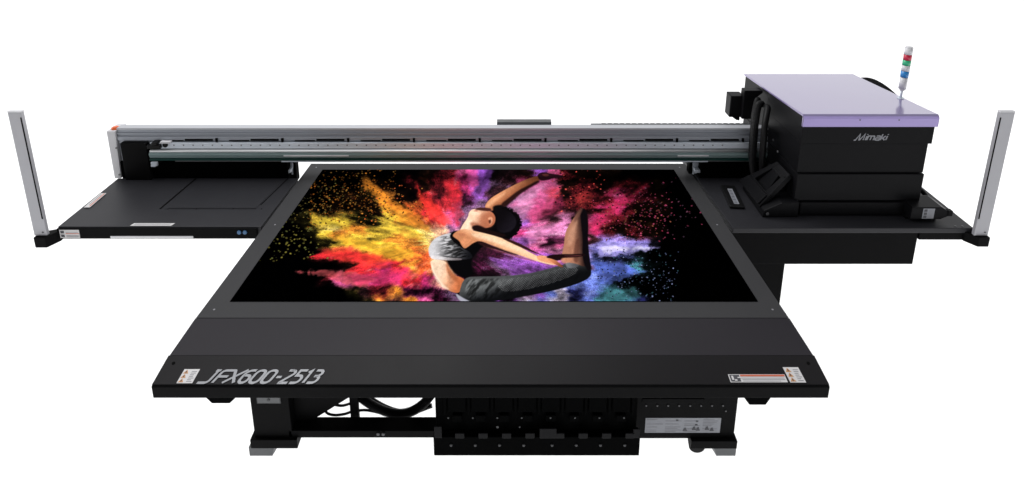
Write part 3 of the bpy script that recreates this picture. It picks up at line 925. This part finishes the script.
for x in (-1.525, -1.492):
    def f(bm, x=x):
        cyl(bm, (x, PYf-.0125, .872), (x, PYf-.018, .872), .0125, .011, n=20)
    P("push_button", 'blue_led', f, platL)

# ---- right side platform
def f(bm):
    hexa(bm, [(1.283, 3.165, .868), (2.652, 3.165, .868), (2.652, 4.22, .868), (1.215, 4.22, .868), (1.283, 3.165, .9), (2.652, 3.165, .9), (2.652, 4.22, .9), (1.215, 4.22, .9)], .004)
platR = P("side_platform", 'platR', f, label="right side table under the print head housing")
P("apron_panel", 'black', lambda bm: (prism(bm, [(1.283, .655), (2.352, .655), (2.352, .867), (1.283, .867)], 'y', 3.178, 4.15, .004), prism(bm, [(2.356, .820), (2.62, .820), (2.62, .867), (2.356, .867)], 'y', 3.172, 4.15, .003)), platR)
P("table_leg", 'black', lambda bm: (bx(bm, 1.40, 1.684, 3.32, 3.46, .05, .654, .004), bx(bm, 1.50, 1.70, 3.30, 3.50, .001, .06, .004)), platR)
P("table_leg", 'black', lambda bm: (bx(bm, 1.40, 1.684, 3.95, 4.09, .05, .654, .004), bx(bm, 1.50, 1.70, 3.92, 4.12, .001, .06, .004)), platR)
def f(bm):
    for x in (2.56, 2.60):
        cyl(bm, (x, 3.185, .899), (x, 3.185, .9025), .006, n=10)
P("screw", 'screw', f, platR)
def f(bm):
    # flat pocket tool with a printed scale lying by the operation console
    bx(bm, -.044, .044, -.13, .13, 0, .016, .006)
    plate(bm, (-.012, -.10, .016), X_, Y_, 0, .030, 0, .18, .0004, .001, 1)
    for i in range(9):
        plate(bm, (-.012, -.10, .016), X_, Y_, .003, .022, .01+i*.018, .016+i*.018, .0016, .0006, 2)
tool = P("remote_dock", ['rubber', 'label_g', 'ink'], f)
tool.matrix_parent_inverse = Matrix.Identity(4)
tool.location = (1.392, 3.495-3.2, .9005)
tool.rotation_euler = (0, 0, R(-6))

# ---- light curtain posts
def post(name_x0, x1, slot_side):
    x0 = name_x0
    yb = 3.125
    o = P("safety_post", 'post', lambda bm: bx(bm, x0, x1, yb, yb+.022, .878, 1.622, .003))
    def f(bm):
        if slot_side > 0:
            plate(bm, (x1-.009, yb, .985), X_, Z_, 0, .007, 0, .61, .0004, .0012)
        else:
            plate(bm, (x0+.002, yb, .985), X_, Z_, 0, .007, 0, .61, .0004, .0012)
    P("sensor_window", 'gap', f, o)
    P("post_cap", 'endcap', lambda bm: bx(bm, x0-.001, x1+.001, yb-.001, yb+.023, 1.6225, 1.630, .002), o)
    def f(bm):
        if slot_side > 0:
            prism(bm, [(x0+.006, yb-.018), (x1+.000, yb-.018), (-2.553, 3.172), (-2.553, 3.205), (x0+.006, 3.165)], 'z', .812, .8775, .004)
        else:
            prism(bm, [(x1+.002, yb-.018), (x0+.018, yb-.018), (2.605, 3.165), (2.605, 3.205), (x1+.002, 3.165)], 'z', .818, .8775, .004)
    P("post_bracket", 'black', f, o)
    def f(bm):
        xs = (x1-.02,) if slot_side > 0 else (x1-.02,)
        for x in xs:
            cyl(bm, (x, yb+.001, .90), (x, yb-.003, .90), .005, n=10)
    P("screw", 'screw', f, o)
post(-2.660, -2.588, 1)
post(2.628, 2.706, -1)

# ---- gantry beam
GX0, GX1 = -2.512, 1.72
GY = 3.74
def f(bm):
    bx(bm, GX0, GX1, 3.752, 3.815, 1.02, 1.2465, .002, mi=0)          # back wall of the beam
    bx(bm, GX0, GX1, 3.748, 3.800, 1.2385, 1.2525, .003, mi=1)
    prism(bm, [(3.752, 1.170), (3.742, 1.170), (3.742, 1.190), (3.746, 1.196), (3.752, 1.196)], 'x', GX0, GX1, mi=0)
    bx(bm, GX0, GX1, 3.744, 3.752, 1.214, 1.219, .001, mi=0)
beam = P("gantry_beam", ['beam', 'topstrip'], f)
def f(bm):
    bx(bm, -2.30, GX1, 3.728, 3.7515, 1.118, 1.158, .002)
P("linear_rail", 'silver', f, beam)
def f(bm):
    x = -2.27
    while x < 1.45:
        cyl(bm, (x, 3.729, 1.142), (x, 3.7268, 1.142), .0052, n=8)
        x += .062
P("rail_bolt", 'inkg', f, beam)
for q in range(9):
    x = -2.077+q*.424
    def f(bm, x=x):
        bx(bm, x, x+.180, 3.736, 3.744, 1.168, 1.180, .002)
        bx(bm, x+.198, x+.212, 3.732, 3.744, 1.162, 1.186, .002)
        bx(bm, x-.14, x-.01, 3.738, 3.744, 1.166, 1.172, .001)
    P("magnet_cover", 'gap', f, beam)
P("guide_rod", 'silver_hi', lambda bm: cyl(bm, (-2.30, 3.722, 1.105), (GX1, 3.722, 1.105), .0095, n=20), beam)
def f(bm):
    prism(bm, [(3.752, 1.098), (3.722, 1.096), (3.714, 1.080), (3.722, 1.056), (3.752, 1.054)], 'x', -2.31, GX1, .001)
P("glass_scale", 'green', f, beam)
P("scale_strip", 'greend', lambda bm: bx(bm, -2.31, GX1, 3.716, 3.7515, 1.0385, 1.0535, .002), beam)
P("lower_trim", 'beam2', lambda bm: bx(bm, -2.15, GX1, 3.720, 3.7515, 1.029, 1.038, .002), beam)
P("lower_trim", 'silver', lambda bm: bx(bm, -1.46, 1.30, 3.7125, 3.7195, 1.030, 1.0375, .002), beam)
P("upper_trim", 'strip', lambda bm: bx(bm, -1.44, -1.02, 3.7085, 3.7135, 1.072, 1.080, .001), beam)
P("upper_trim", 'strip', lambda bm: bx(bm, 1.10, 1.30, 3.7085, 3.7135, 1.072, 1.080, .001), beam)
def f(bm):
    bx(bm, -2.485, -2.318, 3.715, 3.751, .90, 1.160, .004)
    bx(bm, -2.318, -2.24, 3.722, 3.751, 1.02, 1.10, .003)
P("drive_motor_box", 'black', f, beam)
def f(bm):
    bx(bm, -2.31, -2.225, 3.705, 3.75, 1.125, 1.150, .004)
    bx(bm, -2.275, -2.24, 3.70, 3.75, 1.150, 1.172, .003)
    cyl(bm, (-2.20, 3.72, 1.145), (-2.20, 3.75, 1.145), .016, n=16)
P("belt_pulley", 'rubber', f, beam)
def f(bm):
    bx(bm, -2.298, -2.258, 3.700, 3.716, 1.008, 1.034, .003)
    bx(bm, -2.298, -2.268, 3.698, 3.7, 1.004, 1.014, .0005)
P("scale_clamp", 'silver', f, beam)
P("end_stop", 'endcap', lambda bm: bx(bm, -2.225, -2.16, 3.712, 3.751, 1.160, 1.172, .002), beam)
def f(bm):
    bx(bm, -2.525, -1.432, 3.744, 3.80, .895, 1.016, .003)
    bx(bm, 1.266, 1.75, 3.744, 3.80, .895, 1.016, .003)
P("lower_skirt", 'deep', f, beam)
def f(bm):
    prism(bm, [(-2.571, .902), (-2.527, .902), (-2.516, 1.236), (-2.571, 1.236)], 'y', 3.735, 3.86, .004)
endc = P("end_cover", 'endcap', f, beam)
P("stop_button", 'orange', lambda bm: (cyl(bm, (-2.535, 3.775, 1.236), (-2.535, 3.775, 1.246), .024, n=20), cyl(bm, (-2.535, 3.775, 1.246), (-2.535, 3.775, 1.252), .018, .014, n=20)), endc)
P("screw", 'screw', lambda bm: (cyl(bm, (-2.524, 3.735, 1.12), (-2.524, 3.731, 1.12), .006, n=10), cyl(bm, (-2.534, 3.735, .93), (-2.534, 3.731, .93), .006, n=10)), endc)
P("sensor_bar", 'beam2', lambda bm: bx(bm, -.066, .290, 3.815, 3.86, 1.20, 1.2665, .002), beam)
def f(bm):
    bx(bm, .55, 1.62, 3.803, 3.84, 1.20, 1.246, .003)
    x = .62
    while x < 1.6:
        bx(bm, x, x+.030, 3.803, 3.84, 1.235, 1.2490, .004)
        x += .040
P("cable_chain", 'beam2', f, beam)
# small brackets carrying the beam beside the bed
for x in (-1.452, 1.232):
    def f(bm, x=x):
        bx(bm, x, x+.030, 3.80, 3.83, .895, 1.02, .003)
        bx(bm, x-.004, x+.036, 3.792, 3.800, .945, .985, .003)
        bx(bm, x, x+.034, 3.745, 3.80, .935, .955, .003)
    P("beam_bracket", 'silver', f, beam)
    P("bracket_mount", 'deep', lambda bm: bx(bm, x-.022, x+.05, 3.802, 3.86, .84, 1.018, .003), beam)

# ---- print head housing
def yz(y):            # height of the lid's upper face at depth y
    return 1.534-(y-3.3)*(1.534-1.460)/.9
def f(bm):
    def slab(x0, x1, yf, yb, z0, mi=0, top=None, b=.006):
        zt0 = top if top else yz(yf)-.012
        zt1 = top if top else yz(yb)-.012
        hexa(bm, [(x0, yf, z0), (x1, yf, z0), (x1, yb, z0), (x0, yb, z0), (x0, yf, zt0), (x1, yf, zt0), (x1, yb, zt1), (x0, yb, zt1)], b, mi)
    slab(1.680, 2.430, 3.312, 4.20, 1.352, b=.0015)
    slab(1.680, 2.410, 3.3125, 4.18, 1.171, top=1.3515, b=.0012)
body = P("head_housing", 'shell', f)
def f(bm):
    bx(bm, 1.679, 2.412, 3.300, 4.16, .996, 1.1665, .004)
P("front_door", 'shell', f, body)
def f(bm):
    bx(bm, 1.715, 2.360, 3.290, 4.14, .908, .9885, .004)
P("lower_door", 'shell', f, body)
def f(bm):
    bx(bm, 1.70, 2.395, 3.318, 4.12, .9005, 1.17, .002)
P("chassis", 'gap', f, body)
def f(bm):
    # lid: sloping top sheet with a rounded front lip
    prof = [(3.298, 1.463), (3.298, 1.512), (3.303, 1.525), (3.315, 1.5335)]
    prof += [(y, yz(y)) for y in (3.5, 3.8, 4.1, 4.205)]
    prof += [(4.205, yz(4.205)-.010), (3.312, yz(3.312)-.013), (3.312, 1.463)]
    prism(bm, prof, 'x', 1.670, 2.438)
    bm.faces.ensure_lookup_table()
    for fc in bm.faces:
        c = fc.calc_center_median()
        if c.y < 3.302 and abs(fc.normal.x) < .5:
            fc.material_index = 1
    es = [e for e in bm.edges if abs(e.verts[0].co.x-e.verts[1].co.x) < 1e-5 and max(v.co.z for v in e.verts) > 1.455]
    bmesh.ops.bevel(bm, geom=es, offset=.003, segments=2, profile=.6, affect='EDGES', clamp_overlap=True)
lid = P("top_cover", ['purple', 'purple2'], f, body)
def f(bm):
    lettering(bm, "Mimaki", (1.990, 3.312, 1.376), X_, Z_, .180, .037, .0072, shear=.28, lift=.0006)
P("logo_lettering", 'logo', f, body)
def f(bm):
    for x in (1.99, 2.21):
        cyl(bm, (x, 3.299, 1.505), (x, 3.2965, 1.505), .004, n=10)
P("lid_screw", 'screw', f, lid)
# left flank: moulded recess, guide plate and hoses
def f(bm):
    bx(bm, 1.478, 1.565, 3.90, 3.99, 1.262, 1.412, .006)
    prism(bm, [(1.552, 1.262), (1.552, 1.462), (1.672, 1.462), (1.672, 1.445), (1.625, 1.405), (1.625, 1.262)], 'y', 3.87, 3.93, .004)
    prism(bm, [(1.500, 1.262), (1.552, 1.262), (1.552, 1.235), (1.530, 1.240)], 'y', 3.905, 3.98, .002)
P("chain_bracket", 'shell', f, body)
for k_, (dx_, dy_, r_) in enumerate(((0, 0, .022), (.040, -.05, .020), (.018, .07, .018))):
    def f(bm):
        tube(bm, [(1.64+dx_*.3, 3.80+dy_, 1.40), (1.595+dx_, 3.74+dy_, 1.405), (1.555+dx_, 3.66+dy_, 1.34), (1.545+dx_, 3.63+dy_, 1.22), (1.548+dx_, 3.62+dy_, 1.08), (1.575+dx_, 3.62+dy_, .98), (1.63+dx_*.5, 3.64+dy_, .93)], r_, n=12, k=10, rib=.05 if k_ != 1 else 0)
    P("hose", 'rubber', f, body)
def f(bm):
    for p in ((1.652, 3.60, 1.24), (1.652, 3.52, 1.20), (1.652, 3.74, 1.06)):
        cyl(bm, (p[0]+.004, p[1], p[2]), (p[0]-.004, p[1], p[2]), .007, n=12)
P("hose_clip", 'screw', f, body)
def f(bm):
    tube(bm, [(2.40, 4.19, 1.34), (2.45, 4.18, 1.40), (2.485, 4.10, 1.442), (2.495, 3.98, 1.452), (2.495, 3.84, 1.440), (2.495, 3.72, 1.405), (2.485, 3.66, 1.35), (2.40, 3.64, 1.30)], .026, n=12, k=10, rib=.07)
P("hose", 'rubber', f, body)
def f(bm):
    tube(bm, [(2.40, 3.66, 1.07), (2.46, 3.62, 1.03), (2.52, 3.56, .985), (2.57, 3.49, .935), (2.56, 3.44, .915), (2.50, 3.42, .912)], .014, n=10)
P("cable", 'rubber', f, body)
# ---- box with label at the housing's right foot
def f(bm):
    prism(bm, [(2.32, .922), (2.495, .922), (2.545, .946), (2.545, .965), (2.495, .998), (2.32, .998)], 'y', 3.22, 3.36, .005)
    bx(bm, 2.530, 2.556, 3.215, 3.245, .945, .978, .003)
    bx(bm, 2.32, 2.50, 3.26, 3.40, .9005, .936, .003)
jb = P("junction_box", 'shell', f)
def f(bm):
    O = (2.385, 3.220, .928)
    plate(bm, O, X_, Z_, 0, .066, 0, .064, .0006, .001, 0)
    for i in range(3):
        plate(bm, O, X_, Z_, .006, .024, .004+i*.020, .020+i*.020, .0018, .0005, 1)
    for i in range(8):
        plate(bm, O, X_, Z_, .030, .060, .005+i*.0072, .0072+i*.0072, .0018, .0005, 2)
P("warning_label", ['label_g', 'ink', 'inkg'], f, jb)
# ---- operation console: tilted frame on a wedge foot
def f(bm):
    A, B_, C_, D = Vector((1.476, 3.631, .945)), Vector((1.640, 3.492, 1.150)), Vector((1.655, 3.345, 1.140)), Vector((1.488, 3.323, .945))
    N = (B_-A).cross(D-A).normalized()
    if N.z < 0:
        N = -N
    def pt(u, v, h):
        p = A*(1-u)*(1-v)+B_*u*(1-v)+C_*u*v+D*(1-u)*v
        return p+N*h
    th = -.030
    def bar(u0, u1, v0, v1, h=0., t=th):
        hexa(bm, [pt(u0, v0, t), pt(u1, v0, t), pt(u1, v1, t), pt(u0, v1, t), pt(u0, v0, h), pt(u1, v0, h), pt(u1, v1, h), pt(u0, v1, h)], .003)
    bar(0, .34, 0, 1)
    bar(.34, 1, 0, .20)
    bar(.34, 1, .80, 1)
    bar(.80, 1, .20, .80)
    bar(.86, .90, .06, .94, .004, .0005)
    bar(.02, .30, .04, .96, .012, .0005)
con = P("operation_console", 'shell', f)
con["label"] = "tilted operation console frame beside the print head housing"
def f(bm):
    prism(bm, [(1.492, .901), (1.700, .901), (1.700, 1.000), (1.60, .995), (1.50, .945)], 'y', 3.275, 3.60, .006)
    prism(bm, [(1.50, .901), (1.68, .901), (1.66, 1.10), (1.62, 1.11)], 'y', 3.40, 3.55, .004)
P("console_foot", 'shell', f, con)
def f(bm):
    cyl(bm, (1.52, 3.275, .925), (1.52, 3.270, .925), .009, n=12)
P("console_screw", 'screw', f, con)

# ---- signal tower
TX, TY = 2.412, 3.62
tw = empty("signal_tower", (0, 0, 0), T)
tw.matrix_parent_inverse = Matrix.Translation((0, -3.2, 0))
z0 = yz(TY)-.002
P("pole", 'silver', lambda bm: (cyl(bm, (TX, TY, z0), (TX, TY, 1.560), .0075, n=16), cyl(bm, (TX, TY, z0), (TX, TY, z0+.008), .018, n=20)), tw)
P("tower_base", 't_white', lambda bm: (cyl(bm, (TX, TY, 1.558), (TX, TY, 1.572), .010, .021, n=24), cyl(bm, (TX, TY, 1.572), (TX, TY, 1.645), .021, n=24)), tw)
P("blue_lamp", 't_blue', lambda bm: (cyl(bm, (TX, TY, 1.648), (TX, TY, 1.686), .0225, n=24)), tw)
P("white_lamp", 't_white', lambda bm: (cyl(bm, (TX, TY, 1.688), (TX, TY, 1.722), .0225, n=24)), tw)
P("green_lamp", 't_green', lambda bm: (cyl(bm, (TX, TY, 1.724), (TX, TY, 1.755), .0225, n=24)), tw)
P("red_lamp", 't_red', lambda bm: (cyl(bm, (TX, TY, 1.757), (TX, TY, 1.790), .0225, n=24)), tw)
P("tower_cap", 't_white', lambda bm: (cyl(bm, (TX, TY, 1.792), (TX, TY, 1.832), .0225, n=24), cyl(bm, (TX, TY, 1.832), (TX, TY, 1.840), .0225, .016, n=24)), tw)

# ================= printed panel on the bed ========================================
x0, x1, y0, y1 = -1.3125, 1.1845, 2.5535, 3.8525
NX, NY = 1050, 420
gu = np.linspace(0, 1, NX)
gy = np.linspace(y1, y0, NY)
GU, WY = np.meshgrid(gu, gy)
GV = (WY-y0)/(y1-y0)
XL, XR = -1.3130+.0720*GV, 1.1895-.0665*GV
WX = XL+(XR-XL)*GU
# the artwork was drawn on a perspective artboard; this is its plane projection
cp, sp = math.cos(R(14.9)), math.sin(R(14.9))
dep = WY*cp+2.043*sp
AX = 507+631*WX/dep
AY = 23.9-631*(WY*sp-2.043*cp)/dep
art = paint(AX, AY)
lin_art = np.where(art <= .04045, art/12.92, ((art+.055)/1.055)**2.4)
me = bpy.data.meshes.new("print_sheet")
co = np.zeros((NY*NX, 3), np.float32)
co[:, 0] = WX.ravel()
co[:, 1] = WY.ravel()-3.2
co[:, 2] = .9035
idx = np.arange(NY*NX).reshape(NY, NX)
quads = np.stack([idx[1:, :-1], idx[1:, 1:], idx[:-1, 1:], idx[:-1, :-1]], -1).reshape(-1, 4)
nq = len(quads)
me.vertices.add(NY*NX)
me.vertices.foreach_set("co", co.ravel())
me.loops.add(nq*4)
me.loops.foreach_set("vertex_index", quads.ravel().astype(np.int32))
me.polygons.add(nq)
me.polygons.foreach_set("loop_start", np.arange(nq, dtype=np.int32)*4)
me.update(calc_edges=True)
att = me.color_attributes.new("artwork", 'FLOAT_COLOR', 'POINT')
ca = np.ones((NY*NX, 4), np.float32)
ca[:, :3] = lin_art.reshape(-1, 3)
att.data.foreach_set("color", ca.ravel())
pm = bpy.data.materials.new("printed_ink")
pm.use_nodes = True
b = pm.node_tree.nodes["Principled BSDF"]
b.inputs["Roughness"].default_value = .6
b.inputs["Specular IOR Level"].default_value = 0
an = pm.node_tree.nodes.new("ShaderNodeAttribute")
an.attribute_name = "artwork"
pm.node_tree.links.new(an.outputs["Color"], b.inputs["Base Color"])
me.materials.append(pm)
panel = empty("printed_panel", (0, 3.2, 0))
panel["label"] = "black board printed with a leaping dancer in bursts of coloured powder, lying on the bed"
panel["category"] = "printed board"
po = bpy.data.objects.new("print_sheet", me)
COL.objects.link(po)
po.parent = panel
bo = part("board", ['deep'], panel, lambda bm: hexa(bm, [(-1.3125, y0-3.2, .8935), (1.189, y0-3.2, .8935), (1.1225, y1-3.2, .8935), (-1.2405, y1-3.2, .8935), (-1.3125, y0-3.2, .9028), (1.189, y0-3.2, .9028), (1.1225, y1-3.2, .9028), (-1.2405, y1-3.2, .9028)]))

# ---- every loose fastener, tab and cable becomes a part of its own -------------------
def split_islands(o):
    bm = bmesh.new()
    bm.from_mesh(o.data)
    seen, isl = set(), []
    for v in bm.verts:
        if v in seen:
            continue
        st, comp = [v], []
        seen.add(v)
        while st:
            a = st.pop()
            comp.append(a)
            for e in a.link_edges:
                w = e.other_vert(a)
                if w not in seen:
                    seen.add(w)
                    st.append(w)
        isl.append(comp)
    # keep stacked discs of one screw together: merge islands whose centres nearly coincide
    cen = [sum((v.co for v in c), Vector())/len(c) for c in isl]
    groups = []
    for i, c in enumerate(isl):
        for g in groups:
            if (cen[g[0]]-cen[i]).length < .012:
                g.append(i)
                break
        else:
            groups.append([i])
    if len(groups) > 1:
        base = o.name.split('.')[0]
        for k, g in enumerate(groups):
            keep = set(v.index for i in g for v in isl[i])
            b2 = bmesh.new()
            b2.from_mesh(o.data)
            b2.verts.ensure_lookup_table()
            bmesh.ops.delete(b2, geom=[v for v in b2.verts if v.index not in keep], context='VERTS')
            me2 = bpy.data.meshes.new(base)
            b2.to_mesh(me2)
            b2.free()
            for m_ in o.data.materials:
                me2.materials.append(m_)
            o2 = o.copy()
            o2.data = me2
            o2.name = base
            COL.objects.link(o2)
        bpy.data.objects.remove(o)
    bm.free()
for o in list(COL.objects):
    if o.type == 'MESH' and o.name.split('.')[0] in ('screw', 'bed_screw', 'frame_screw', 'rack_tab', 'lower_skirt', 'cable', 'hose_clip', 'lid_screw', 'rail_bolt', 'console_screw', 'panel_seam', 'cover_sheet'):
        split_islands(o)
